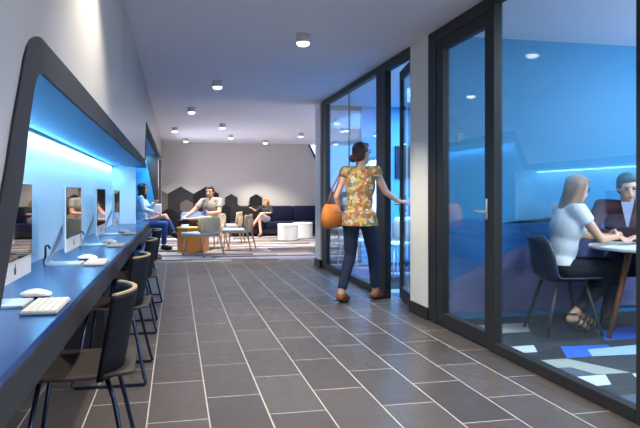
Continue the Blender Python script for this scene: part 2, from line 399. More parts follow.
# slanted daylight window high at the right end of the lounge wall
s = S(); s.prism([(3.77, 2.54), (6, 2.54), (6, 1.2), (4.44, 1.2)], 'y', 18.02, 18.045); w = struct(build(s, 'window_3', sky_em, own_origin=False))
s = S(); s.prism([(3.72, 2.552), (3.77, 2.552), (4.46, 1.16), (4.40, 1.14)], 'y', 18.0, 18.045); build(s, 'window_frame', charcoal, w)

# glazed partition
def post(s, y0, y1, z0=0, z1=ZC, dx=.07): s.box((XG, (y0+y1)/2, (z0+z1)/2), (dx, y1-y0, z1-z0))
def rail(s, y0, y1, z0, z1, dx=.07): post(s, y0, y1, z0, z1, dx)
# window_1: near fixed pane
s = S(); post(s, 2.60, 2.725); rail(s, 2.725, 4.165, 0, .07); rail(s, 2.725, 4.165, 2.49, ZC); post(s, 1.0, 1.1); rail(s, 1.1, 2.60, 0, .07); rail(s, 1.1, 2.60, 2.49, ZC)
w1 = struct(build(s, 'window_1', frame_mt, bevel=.004, own_origin=False))
s = S(); s.box((XG, 3.44, 1.28), (.012, 1.46, 2.44)); build(s, 'pane', GL, w1)
s = S(); s.box((XG, 1.85, 1.28), (.012, 1.53, 2.44)); build(s, 'pane', GL, w1)
# door_1: near glazed door with broad dark frame
s = S(); post(s, 4.165, 4.225); post(s, 5.20, 5.375); rail(s, 4.225, 5.20, 2.45, ZC)
d1 = struct(build(s, 'door_1', frame_mt, bevel=.004, own_origin=False))
s = S(); post(s, 4.23, 4.309, .012, 2.445, .062); post(s, 5.063, 5.195, .012, 2.445, .062); rail(s, 4.309, 5.063, .012, .12, .062); rail(s, 4.309, 5.063, 2.36, 2.445, .062)
dl = build(s, 'door_leaf', frame_mt, d1, bevel=.003)
s = S(); s.box((XG, 4.686, 1.24), (.012, .76, 2.25)); build(s, 'pane', GL, d1)
s = S(); s.box((XG-.036, 4.27, 1.02), (.010, .024, .15), bev=.004); s.tube([(XG-.04, 4.27, 1.0), (XG-.07, 4.27, 1.0), (XG-.075, 4.285, 1.0), (XG-.075, 4.38, 1.0)], .008)
build(s, 'door_handle', alu, d1, smooth=True)
# frosted room number on the pane
def text_part(txt, size, mtx, parent, mt, name):
    c = bpy.data.curves.new(name, 'FONT'); c.body = txt; c.size = size; c.extrude = .0006; c.align_x = 'CENTER'
    ob = bpy.data.objects.new('tmp', c); COL.objects.link(ob)
    dg = bpy.context.evaluated_depsgraph_get(); dg.update(); me = bpy.data.meshes.new_from_object(ob.evaluated_get(dg)); bpy.data.objects.remove(ob)
    me.transform(mtx); me.name = name; me.materials.clear(); me.materials.append(mt)
    o = bpy.data.objects.new(name, me); COL.objects.link(o); o.parent = parent; return o
frost = mat('frosted_film', (200, 214, 226), .8)
tm = M.Translation((XG-.0075, 4.76, 1.555)) @ M(((0, 0, -1, 0), (-1, 0, 0, 0), (0, 1, 0, 0), (0, 0, 0, 1)))
text_part('301', .10, tm, d1, frost, 'room_number')
# window_2: far glazing, two panes with a butt joint
s = S(); post(s, 9.36, 9.64); post(s, 6.585, 6.90, 0, ZC); rail(s, 6.90, 9.36, 0, .08); rail(s, 6.90, 9.36, 2.48, ZC); rail(s, 5.82, 6.585, 2.46, ZC)
w2 = struct(build(s, 'window_2', frame_mt, bevel=.004, own_origin=False))
s = S(); s.box((XG, 7.535, 1.28), (.012, 1.27, 2.42)); build(s, 'pane', GL, w2)
s = S(); s.box((XG, 8.77, 1.28), (.012, 1.18, 2.42)); build(s, 'pane', GL, w2)
s = S(); s.box((XG, 8.175, 1.28), (.014, .012, 2.42)); build(s, 'joint_seal', black_pl, w2)
# door_2: ajar, hinged at the partition column, opening into the far room
d2 = bpy.data.objects.new('door_2', None); COL.objects.link(d2); struct(d2); d2.location = (XG+.02, 5.86, 0); d2.rotation_euler = (0, 0, -R(10))
s = S(); s.box((0, .045, 1.23), (.045, .09, 2.43)); s.box((0, .665, 1.23), (.045, .07, 2.43)); s.box((0, .36, .075), (.045, .56, .13)); s.box((0, .36, 2.40), (.045, .56, .09))
build(s, 'door_leaf', frame_mt, d2, bevel=.003)
s = S(); s.box((0, .36, 1.24), (.012, .56, 2.25)); build(s, 'pane', GL, d2)
s = S(); s.box((-.028, .66, 1.02), (.012, .035, .16), bev=.004); s.tube([(-.03, .66, 1.02), (-.07, .66, 1.02), (-.075, .64, 1.02), (-.075, .54, 1.02)], .009)
build(s, 'door_handle', alu, d2, smooth=True)

# ------------------------------------------------------------------ lamps
def spot(loc, power, size=R(80), color=(1, .93, .82), blend=.6, tgt=None, rad=.03, parent=None):
    l = bpy.data.lights.new('bulb', 'SPOT'); l.energy = power; l.spot_size = size; l.spot_blend = blend; l.color = color; l.shadow_soft_size = rad
    o = bpy.data.objects.new('bulb', l); COL.objects.link(o); o.location = loc
    if parent is not None:
        o.parent = parent; o.location = V(loc)-parent.location
    if tgt is not None: o.rotation_euler = (V(tgt)-V(loc)).to_track_quat('-Z', 'Y').to_euler()
    return o
def area(loc, tgt, ln, wd_, power, color, axis=(0, 1, 0), name='led_light'):
    # ln runs along axis, wd_ across it; the lamp faces tgt
    l = bpy.data.lights.new(name, 'AREA'); l.shape = 'RECTANGLE'; l.size = ln; l.size_y = wd_; l.energy = power; l.color = color
    o = bpy.data.objects.new(name, l); COL.objects.link(o)
    z = (V(loc)-V(tgt)).normalized(); x = V(axis); x = (x-z*x.dot(z)).normalized(); y = z.cross(x)
    m = M((x, y, z)).transposed().to_4x4(); m.translation = V(loc); o.matrix_world = m; return o
def can(x, y, label, power, group='surface mounted ceiling downlights', r=.062):
    t = thing('ceiling_downlight', label, 'ceiling light', (x, y, 2.445), 0, group)
    s = S(); s.lathe([(r*.92, .030), (r, .032), (r, .109), (r*.96, .109)]); build(s, 'housing', lamp_can, t, smooth=False)
    s = S(); s.lathe([(r*.2, -.002), (r*.6, .003), (r*.88, .014), (r*.94, .030)]); build(s, 'lens', lamp_em, t, smooth=True)
    spot((x, y, 2.44), power*4, parent=t, size=R(110), rad=.05)
    return t
lights = [
 (1.108, 5.59, 'nearest and largest small cylinder downlight on the ceiling of the corridor', 60),
 (.514, 8.13, 'second nearest cylinder downlight on the ceiling, above the tiled corridor', 34),
 (.257, 10.74, 'cylinder downlight on the ceiling just before the tiles meet the carpet', 34),
 (-.02, 14.05, 'downlight on the ceiling closest to the left wall beside the second portal', 80),
 (.26, 16.75, 'small downlight on the ceiling near the back wall above the tallest hexagons', 90),
 (.93, 13.12, 'middle downlight on the ceiling above the man and the orange table', 85),
 (1.30, 15.5, 'downlight on the ceiling behind the middle one, above the small chairs', 85),
 (2.31, 16.8, 'downlight on the ceiling above the seated blonde woman on the sofa', 110),
 (2.85, 14.69, 'rightmost downlight of the lounge ceiling beside the far white post', 85),
 (3.0, 11.83, 'downlight seen through the far glazing, the higher of the two', 22),
 (3.48, 13.26, 'downlight seen through the far glazing, the lower of the two', 22)]
for a in lights: can(*a)
# lamps of the corridor above and behind the frame
for x, y, p, c in ((.0, 2.95, 30, (1, .93, .80)), (1.1, 3.2, 30, (1, .93, .82)), (1.0, .6, 24, (1, .95, .88)), (1.1, -1.2, 22, (1, .95, .88))):
    spot((x, y, 2.5), p*5, R(115), c, rad=.05)

BL = (.25, .68, 1.0)
# LED strips in the niches
def led(name, y0, y1, x, z, lab, pw, tgts, w=.014):
    s = S(); s.box((x, (y0+y1)/2, z), (w, y1-y0, .010)); struct(build(s, name, led_bl, own_origin=False))
area((-.745, 4.9, 1.478), (-.80, 4.9, 1.35), 7.4, .02, 30, BL)
area((-.785, 4.9, 1.455), (-.66, 4.9, 1.49), 7.4, .012, 4.5, BL)
area((-.90, 11.5, 1.97), (-.97, 11.5, 1.6), 5.6, .03, 30, BL)
area((-.60, 14.3, 1.95), (-.62, 14.5, 1.4), .16, .1, 6, BL, (1, 0, 0))

# meeting rooms
gl = thing('fill_globe', 'unseen white globe added to brighten the near meeting room', 'pendant lamp', (5.2, 3.5, 2.05))  # out-of-view fill light, added to lift the room's ceiling and wall
s = S(); s.ell((0, 0, 0), .14, n=24); build(s, 'globe', mat('fill_globe_glow', (250, 250, 255), .4, emit=(215, 235, 255), es=230), gl, smooth=True)
s = S(); s.tube([(0, 0, .14), (0, 0, .505)], .006); build(s, 'cord', black_pl, gl)
area((3.5, 2.6, 2.54), (3.5, 2.6, 0), 1.4, 1.4, 90, (.80, .94, 1.0))
area((4.2, 8.0, 2.54), (4.2, 8.0, 0), 2.6, 2.4, 300, (.36, .66, 1.0))

# world: ambient fill added for the corridor, entering from behind the viewer
wd = bpy.data.worlds.new('world'); SC.world = wd; wd.use_nodes = True
wd.node_tree.nodes['Background'].inputs[0].default_value = (.86, .86, .97, 1); wd.node_tree.nodes['Background'].inputs[1].default_value = 5.5

# ------------------------------------------------------------------ the long computer desk
desk = thing('computer_desk', 'long dark blue counter desk with charcoal front edge, built into the left portal', 'desk', (XW, 5.4, 0))
s = S(); s.box(((XB+.01+XW+.005)/2, 5.28, .727), (XW+.005-XB-.01, 8.5, .026), bev=.003); build(s, 'worktop', desk_mt, desk, world=True)
s = S(); s.box((XW-.02, 5.28, .664), (.05, 8.5, .098), bev=.003); build(s, 'front_fascia', charcoal, desk, world=True)
for y in (1.75, 4.9, 8.3):
    s = S(); s.box((-.64, y, .355), (.28, .04, .71)); build(s, 'support_panel', charcoal, desk, world=True)

ZD = .741
def computer(loc, label):
    t = thing('desktop_computer', label, 'computer', loc, 0, 'desktop computers along the desk')
    s = S(); z0, z1, hw = .082, .426, .262
    rings = []
    for x, k in ((0, 1), (-.006, 1), (-.010, .985), (-.028, .72), (-.042, .35)):
        cz = (z0+z1)/2 + (1-k)*.0; rings.append([(x, hw*k*a, cz+(z1-z0)/2*k*b) for a, b in ((-1, -1), (1, -1), (1, 1), (-1, 1))])
    s.loft(rings); build(s, 'housing', alu, t, bevel=.004)
    s = S(); s.box((.002, 0, (.155+z1)/2), (.004, hw*2-.002, z1-.155), bev=.0012, seg=1); scr = build(s, 'screen', black_gl, t)
    s = S(); lg = [(.013*math.cos(a)*(1-.12*math.cos(2*a)), .014*math.sin(a)) for a in [2*PI*i/16 for i in range(16)]]
    s.prism([(y, .117+z) for y, z in lg], 'x', .0, .0018); s.prism([(.0+y, .136+z) for y, z in ((-.001, -.004), (.004, -.002), (.006, .005), (.001, .003))], 'x', 0, .0018)
    build(s, 'logo', black_pl, t)
    # one bent aluminium sheet: neck and foot
    s = S(); path = [(-.030, .27), (-.052, .22), (-.110, .075), (-.134, .022), (-.132, .010), (-.118, .004), (.045, .004)]
    rings = []
    for i, (x, z) in enumerate(path):
        a = V((*path[max(0, i-1)], 0)); b = V((*path[min(len(path)-1, i+1)], 0)); dd = (b-a).normalized(); nx, nz = -dd.y*.004, dd.x*.004
        w = .085
        rings.append([(x+nx, -w, z+nz), (x+nx, w, z+nz), (x-nx, w, z-nz), (x-nx, -w, z-nz)])
    s.loft(rings); build(s, 'stand', alu, t, smooth=False)
    s = S(); s.tube([(-.118, .0, .075), (-.135, .0, .105), (-.150, .01, .10), (-.152, .02, .06), (-.160, .05, .008), (-.19, .16, .006)], .006, 6); build(s, 'cable', black_pl, t, smooth=True)
    return t
def keyboard(loc, label):
    t = thing('keyboard', label, 'keyboard', loc, 0, 'keyboards along the desk')
    s = S(); s.box((0, 0, .006), (.115, .28, .010), bev=.003); build(s, 'base', mat('keyboard_base', (150, 148, 144), .4), t)
    s = S()
    for i in range(5):
        for j in range(13): s.box((-.043+i*.0215, -.126+j*.021, .0125), (.018, .0175, .004))
    build(s, 'keys', cream_pl, t); return t
def mouse(loc, label):
    t = thing('computer_mouse', label, 'mouse', loc, 0, 'computer mice along the desk')
    s = S(); rr = []
    for i in range(9):
        u = i/8; x = -.055+.11*u; h = .006+.020*math.sin(PI*(.08+.84*u))
        w = .029*math.sqrt(max(.12, 1-(2*u-1)**4)); rr.append([(x, w*math.cos(2*PI*k/12), .010+(h if math.sin(2*PI*k/12) > 0 else .002)*math.sin(2*PI*k/12)) for k in range(12)])
    s.loft(rr); build(s, 'top_shell', white_pl, t, smooth=True)
    s = S(); s.box((0, 0, .005), (.09, .044, .009), bev=.003); build(s, 'underside', black_pl, t); return t
cy = (2.44, 3.785, 5.125, 6.475)
lab_c = ['nearest desktop computer on the desk, screen edge cut by the portal frame', 'second nearest desktop computer on the desk, the grey-shirted man mirrored in its screen',
         'third desktop computer along the desk, between the second and the smallest', 'farthest and smallest desktop computer, beside the bright end fin of the niche']
lab_k = ['nearest keyboard, at the front of the desk', 'keyboard in front of the second nearest computer', 'keyboard in front of the third computer', 'farthest keyboard, by the smallest computer']
lab_m = ['nearest white mouse, behind the nearest keyboard', 'white mouse behind the keyboard of the second computer', 'white mouse behind the keyboard of the third computer', 'farthest white mouse, by the smallest computer']
dk = ((-.46, -.01), (-.46, .02), (-.46, .04), (-.46, .05))
c0 = computer((-.553, cy[0], ZD), lab_c[0])
k0 = keyboard((-.430, 2.34, ZD), lab_k[0]); m0 = mouse((-.508, 2.565, ZD), lab_m[0])
for i in (1, 2, 3):
    dup(c0, (-.553, cy[i], ZD), 0, lab_c[i]); ko = (0, 0, -.10, 0)[i]; dup(k0, (-.434, cy[i]+ko, ZD), 0, lab_k[i]); dup(m0, (-.505, cy[i]+ko*.5+.185, ZD), 0, lab_m[i])

# ------------------------------------------------------------------ sled chairs under the desk (facing the desk, backs to the corridor)
def desk_chair(loc, label, rz=0):
    t = thing('desk_chair', label, 'chair', loc, rz, 'sled chairs pushed up to the desk')
    s = S(); rr = []
    for i in range(9):
        u = i/8; x = -.22+.42*u; w = .21+.015*math.sin(PI*u)
        rr.append([(x, w*v, .448+.018*v*v-.012*math.sin(PI*u)+(-.012 if u == 0 else 0)) for v in [k/4-1 for k in range(9)]] + [(x, w*v, .434+.018*v*v-.012*math.sin(PI*u)+(-.012 if u == 0 else 0)) for v in [1-k/4 for k in range(9)]])
    s.loft(rr); build(s, 'seat', ch_seat, t, smooth=True)
    def bk(z, off=0):
        q = []; k = (z-.43)/.33; w = .225-.02*k
        for j in range(13):
            a = -1+2*j/12; q.append(V((.145+.055*k+off-.07*a*a-.0*k, w*a, z)))
        return q
    s = S(); zs = [.43, .50, .58, .66, .73, .745]; s.loft([bk(z, .011)+bk(z, -.011)[::-1] for z in zs]); build(s, 'backrest', ch_dark, t, smooth=True)
    s = S(); s.loft([bk(.7465, .009)+bk(.7465, -.009)[::-1], bk(.754, .008)+bk(.754, -.008)[::-1]]); build(s, 'backrest_rim', pale_ply, t)
    for sg in (-1, 1):
        y = .27*sg; yt = .17*sg
        s = S(); s.tube([(.10, yt, .425), (.125, .195*sg, .36), (.19, .262*sg, .05), (.200, y, .022), (.188, y, .011), (-.19, y, .011), (-.215, y, .022), (-.20, .262*sg, .06), (-.14, yt, .425)], .0095, 8)
        build(s, 'leg', steel, t, smooth=True)
    for x in (.10, -.14):
        s = S(); s.tube([(x, -.17, .425), (x, .17, .425)], .009); build(s, 'crossbar', steel, t, smooth=True)
    return t
lab = ['nearest and largest dark sled chair at the desk, brown seat below the desk edge', 'second nearest dark sled chair at the desk, with a thin pale wood back rim',
       'third dark sled chair at the desk', 'farthest dark sled chair at the desk, beside the bench woman']
ch = desk_chair((-.36, 2.72, 0), lab[0], R(2))
for i, y in enumerate((4.17, 5.60, 7.08)): dup(ch, (-.36+.005*i, y, 0), R((-2, 1, 3)[i]), lab[i+1])

# ------------------------------------------------------------------ lounge furniture
def lounge_chair(loc, rz, label, bmat=uph_lt, smat=uph_seat):
    t = thing('lounge_chair', label, 'chair', loc, rz, 'low wooden lounge chairs')
    s = S(); s.box((0, .02, .405), (.52, .50, .05), bev=.02, seg=3); build(s, 'seat', smat, t, smooth=True)
    s = S(); s.box((0, .02, .366), (.50, .48, .028), bev=.008); build(s, 'seat_shell', oak, t)
    s = S(); n = 14; rr = []
    for k, (z, w) in enumerate(((.43, .19), (.45, .235), (.52, .262), (.62, .268), (.69, .255), (.715, .225))):
        o = []; i_ = []
        for j in range(n+1):
            a = -1+2*j/n; y = -.26-.10*(z-.43)+.075*a*a
            o.append((w*a, y-.014, z)); i_.append((w*a, y+.014, z))
        rr.append(o+i_[::-1])
    s.loft(rr); build(s, 'backrest', bmat, t, smooth=True)
    for sx in (-1, 1):
        s = S(); s.tube([(.235*sx, .235, .0), (.205*sx, .205, .36)], [.011, .017], 10); build(s, 'leg', oak, t, smooth=True)
        s = S(); s.tube([(.255*sx, -.33, 0), (.222*sx, -.235, .38), (.232*sx, -.255, .46), (.222*sx, -.275, .62)], [.011, .018, .016, .010], 10); build(s, 'leg', oak, t, smooth=True)
    return t
lc = lounge_chair((.46, 11.93, 0), R(42), 'beige-backed lounge chair nearest the viewer, in front of the orange table')
dup(lc, (1.22, 12.95, 0), R(72), 'lounge chair in side view to the right of the orange table, the nearer one')
dup(lc, (1.22, 14.95, 0), R(76), 'lounge chair in side view behind, farther back towards the hexagon wall')
dup(lc, (.70, 13.58, 0), R(148), 'lounge chair the man in the grey shirt is sitting on')
lounge_chair((.44, 14.85, 0), R(195), 'pale blue lounge chair behind the shoe of the seated man', uph_blue, uph_blue)
t = thing('side_table', 'orange wood hexagonal drum table between the lounge chairs', 'table', (.34, 12.78, 0))
hx = lambda r, a0=0: [(r*math.cos(a0+PI/3*i), r*math.sin(a0+PI/3*i)) for i in range(6)]
s = S(); s.prism(hx(.31, R(8)), 'z', .0, .455); build(s, 'body', oak_or, t, bevel=.004)
s = S(); s.prism(hx(.325, R(8)), 'z', .456, .485); build(s, 'tabletop', wood_mat('honey_veneer', (214, 160, 70), (232, 184, 100), .4, 0), t, bevel=.004)
for (x, y, l) in ((2.66, 15.33, 'round white stool, the left and nearer of the pair before the sofa'), (3.15, 15.93, 'round white stool, the right and farther of the pair before the sofa')):
    t = thing('drum_stool', l, 'stool', (x, y, 0), 0, 'white drum stools')
    s = S(); s.lathe([(.235, .012), (.245, .02), (.245, .355)], n=36); build(s, 'base', white_up, t)
    s = S(); s.lathe([(.245, .357), (.25, .365), (.25, .395), (.24, .405), (.2, .408)], n=36); build(s, 'cushion', white_up, t, smooth=False)
# sofa along the back wall
sf = thing('sofa', 'long dark sofa with navy back cushions against the back wall', 'sofa', (3.0, 17.4, 0))
s = S(); s.box((3.2, 17.42, .13), (3.5, .86, .14), bev=.01); build(s, 'base', dark_up, sf, world=True)
s = S()
for x in (1.6, 3.2, 4.8):
    for y in (17.08, 17.76): s = S(); s.box((x, y, .03), (.05, .05, .06)); build(s, 'foot', black_pl, sf, world=True)
for x, mt_ in ((1.9, dark_up), (2.78, navy), (3.66, navy), (4.54, navy)):
    s = S(); s.box((x, 17.38, .295), (.865, .78, .18), bev=.03, seg=3); build(s, 'seat_cushion', mt_, sf, world=True, smooth=True)
    s = S(); s.box((x, 17.74, .59), (.865, .20, .42), bev=.04, seg=3); build(s, 'back_cushion', navy if x > 2.4 else dark_up, sf, world=True, smooth=True)
# acoustic hexagon panels on the back wall (they stand proud of the wall)
Yh = 17.99
def hexp(x, z, r, mt_, label, dy=0, pts=None):
    s = S(); p = pts or [(x+r*math.cos(PI/2+PI/3*i), z+r*math.sin(PI/2+PI/3*i)) for i in range(6)]
    s.prism(p, 'y', Yh-.025-dy, Yh+.0600 if dy == 0 else Yh-.0248-(dy-.012)); o = build(s, 'hexagon_panel', mt_, bevel=.004)
    tag(o, label, 'wall panel', 'hexagonal felt wall panels')
def hp(px, py): # point of the back wall plane
    k = (px-175.5)/656; Y = Yh-.03; d = CT*Y/(1-ST*k); return k*d, HC+(194-py)*d/640
RL = .398
for px, py, r, m_, l, dy in (
  (154.7, 201.2, RL, hexC, 'taupe hexagon panel at the left end, half behind the second portal', 0),
  (180.6, 201.0, RL, hexA, 'large charcoal hexagon panel, leftmost of the two tallest peaks', 0),
  (206.2, 201.0, RL, hexB, 'large black hexagon panel behind the head of the man', 0),
  (167.6, 223.4, RL, hexB, 'large black hexagon panel low on the wall beside the bench', 0),
  (193.4, 223.4, RL, hexC, 'large taupe hexagon panel low between the two tallest peaks', .0),
  (186.6, 207.0, .205, hexC, 'small taupe hexagon panel overlaid on the left tall peak', .012),
  (231.2, 214.8, .385, hexB, 'large black hexagon panel above the side-view chairs', 0),
  (255.9, 214.8, .385, hexA, 'large charcoal hexagon panel just left of the blonde woman', 0),
  (231.2, 201.3, .205, hexA, 'small charcoal hexagon panel topping the left of the two small peaks', .012),
  (255.9, 201.3, .205, hexB, 'small black hexagon panel topping the right of the two small peaks', .012),
  (243.6, 221.6, .21, hexC, 'small taupe hexagon panel low between the small peaks', .012),
  (218.9, 221.6, .21, hexC, 'small taupe hexagon panel low behind the right arm of the man', .012)):
    x, z = hp(px, py); hexp(x, z, r, m_, l, dy)

# seat bench in the second portal
b = thing('bench', 'built-in upholstered bench inside the second portal, with pale grey arm block', 'bench', (-.7, 11.7, 0))
s = S(); s.box((-.70, 11.7, .19), (.50, 5.5, .38)); build(s, 'base', blue_pl, b, world=True)
s = S(); s.box((-.70, 11.7, .415), (.52, 5.5, .07), bev=.015); build(s, 'seat_cushion', navy, b, world=True)
s = S(); s.box((-.50, 14.25, .70), (.42, .16, .44), bev=.03, seg=3); build(s, 'arm_block', mat('grey_blue_upholstery', (150, 164, 184), .85, bump=.15), b, world=True, smooth=True)

# ------------------------------------------------------------------ far room: white chairs and a wall screen
def white_chair(loc, rz, label):
    t = thing('meeting_chair', label, 'chair', loc, rz, 'white chairs in the far glazed room')
    s = S(); s.box((0, 0, .45), (.42, .42, .03), bev=.012); build(s, 'seat', white_pl, t)
    s = S(); rr = []
    for z, w in ((.50, .18), (.60, .21), (.74, .21), (.82, .17)):
        rr.append([(w*a, -.20-.14*(z-.45)+.04*a*a-.01, z) for a in (-1, -.5, 0, .5, 1)]+[(w*a, -.20-.14*(z-.45)+.04*a*a+.01, z) for a in (1, .5, 0, -.5, -1)])
    s.loft(rr); build(s, 'backrest', white_pl, t, smooth=True)
    for sx in (-1, 1):
        for sy in (-1, 1):
            s = S(); s.tube([(.21*sx, .21*sy, .0), (.15*sx, .15*sy, .44)], .010); build(s, 'leg', white_pl, t, smooth=True)
    return t
wc = white_chair((2.62, 9.15, .003), R(-60), 'white chair behind the far glazing, left of the walking woman')
dup(wc, (2.95, 8.35, .003), R(20), 'white chair behind the far glazing, partly hidden by the walking woman')
t = thing('wall_screen', 'dark flat screen on the wall of the far room, seen through the open doorway', 'screen', (3.95, 9.97, 1.4))
s = S(); s.box((3.95, 9.975, 1.66), (.86, .05, .52), bev=.006); build(s, 'housing', black_pl, t, world=True)
s = S(); s.box((3.95, 9.948, 1.66), (.82, .006, .48)); build(s, 'screen', mat('screen_navy', (20, 28, 60), .15), t, world=True)

# ------------------------------------------------------------------ near meeting room furniture
TC = V((3.76, 4.42, -.012))
t = thing('round_table', 'round white meeting table on angled timber legs behind the near glazing', 'table', TC)
s = S(); s.lathe([(.40, .690), (.485, .700), (.50, .708), (.50, .722), (.495, .727), (.2, .727)], n=48); build(s, 'tabletop', white_pl, t)
for a in (185, 275, 5, 95):
    c, sn = math.cos(R(a)), math.sin(R(a)); s = S(); s.tube([(.46*c, .46*sn, .015), (.26*c, .26*sn, .69)], [.018, .028], 10); build(s, 'leg', wood_mat('brown_beech', (120, 66, 36), (150, 88, 52)) if a == 185 else bpy.data.materials['brown_beech'], t, smooth=True)
ZT = .716
def shell_chair(loc, rz, label):
    t = thing('shell_chair', label, 'chair', loc, rz, 'dark shell chairs at the round table')
    prof = [(.24, .425), (.20, .437), (.05, .430), (-.12, .428), (-.175, .45), (-.205, .52), (-.225, .62), (-.255, .72), (-.285, .775)]
    wd = [.19, .215, .225, .225, .225, .222, .215, .19, .13]
    up, dn = [], []
    s = S(); rr = []
    for i, ((x, z), w) in enumerate(zip(prof, wd)):
        a = V(prof[max(0, i-1)]); b_ = V(prof[min(len(prof)-1, i+1)]); d_ = (b_-a).normalized(); n = V((d_.y, -d_.x))
        cu = .03+.03*i/8
        tp = [(x+n.x*.0+n.x*cu*v*v, w*v, z+n.y*cu*v*v) for v in [k/4-1 for k in range(9)]]
        bt = [(x-n.x*.012+n.x*cu*v*v, w*v, z-n.y*.012+n.y*cu*v*v) for v in [1-k/4 for k in range(9)]]
        rr.append(tp+bt)
    s.loft(rr); build(s, 'shell', mat('grey_shell', (62, 66, 78), .4), t, smooth=True)
    for sx, sy in ((1, 1), (1, -1), (-1, 1), (-1, -1)):
        s = S(); s.tube([((.22 if sx > 0 else -.24), .21*sy, 0), (.12*sx, .13*sy, .41)], [.012, .017], 10); build(s, 'leg', mat('dark_wood_leg', (46, 42, 44), .5), t, smooth=True)
    return t
sc_ = shell_chair((3.10, 4.68, .003), R(-6), 'dark grey shell chair the blonde woman in the white top sits on')
dup(sc_, (3.93, 4.97, .003), R(233), 'dark grey shell chair the man in the maroon jacket sits on')
t = thing('tablet', 'dark tablet lying on the round white table in front of the man', 'tablet', (3.86, 4.50, ZT), R(20))
s = S(); s.box((0, 0, .005), (.25, .18, .009), bev=.003); build(s, 'case', black_pl, t)
s = S(); s.box((0, 0, .0105), (.23, .16, .002)); build(s, 'screen', black_gl, t)

# ------------------------------------------------------------------ people
def frame3(up, left):
    up = V(up).normalized(); left = V(left); left = (left - up*left.dot(up)).normalized(); fwd = left.cross(up).normalized()
    return M((fwd, left, up)).transposed()         # columns: forward, left, up
def hand(s, w, d, pn, th, curl=.5, k=1.0):
    d = V(d).normalized(); pn = V(pn); pn = (pn-d*pn.dot(d)).normalized(); ac = V(th); ac = (ac-d*ac.dot(d)-pn*ac.dot(pn)).normalized()
    w = V(w); Rm = M((d, ac, pn)).transposed()
    s.ell(w+d*.045*k, (.052*k, .040*k, .018*k), Rm, 12)
    for i, (o, ln) in enumerate(((.029, .068), (.010, .077), (-.010, .071), (-.028, .055))):
        b = w+d*.080*k+ac*o*k; a1 = curl*.55; a2 = curl*1.3
        m1 = b+(d*math.cos(a1)+pn*math.sin(a1))*ln*.5*k; e = m1+(d*math.cos(a2)+pn*math.sin(a2))*ln*.5*k
        s.cap(b-d*.02*k, .0095*k, m1, .009*k, 8); s.cap(m1, .009*k, e, .0078*k, 8)
    b = w+d*.022*k+ac*.028*k; m1 = b+(d*.62+ac*.7+pn*.25).normalized()*.038*k; e = m1+(d*.9+ac*.1+pn*.4).normalized()*.03*k
    s.cap(b, .013*k, m1, .0105*k, 8); s.cap(m1, .0105*k, e, .009*k, 8)

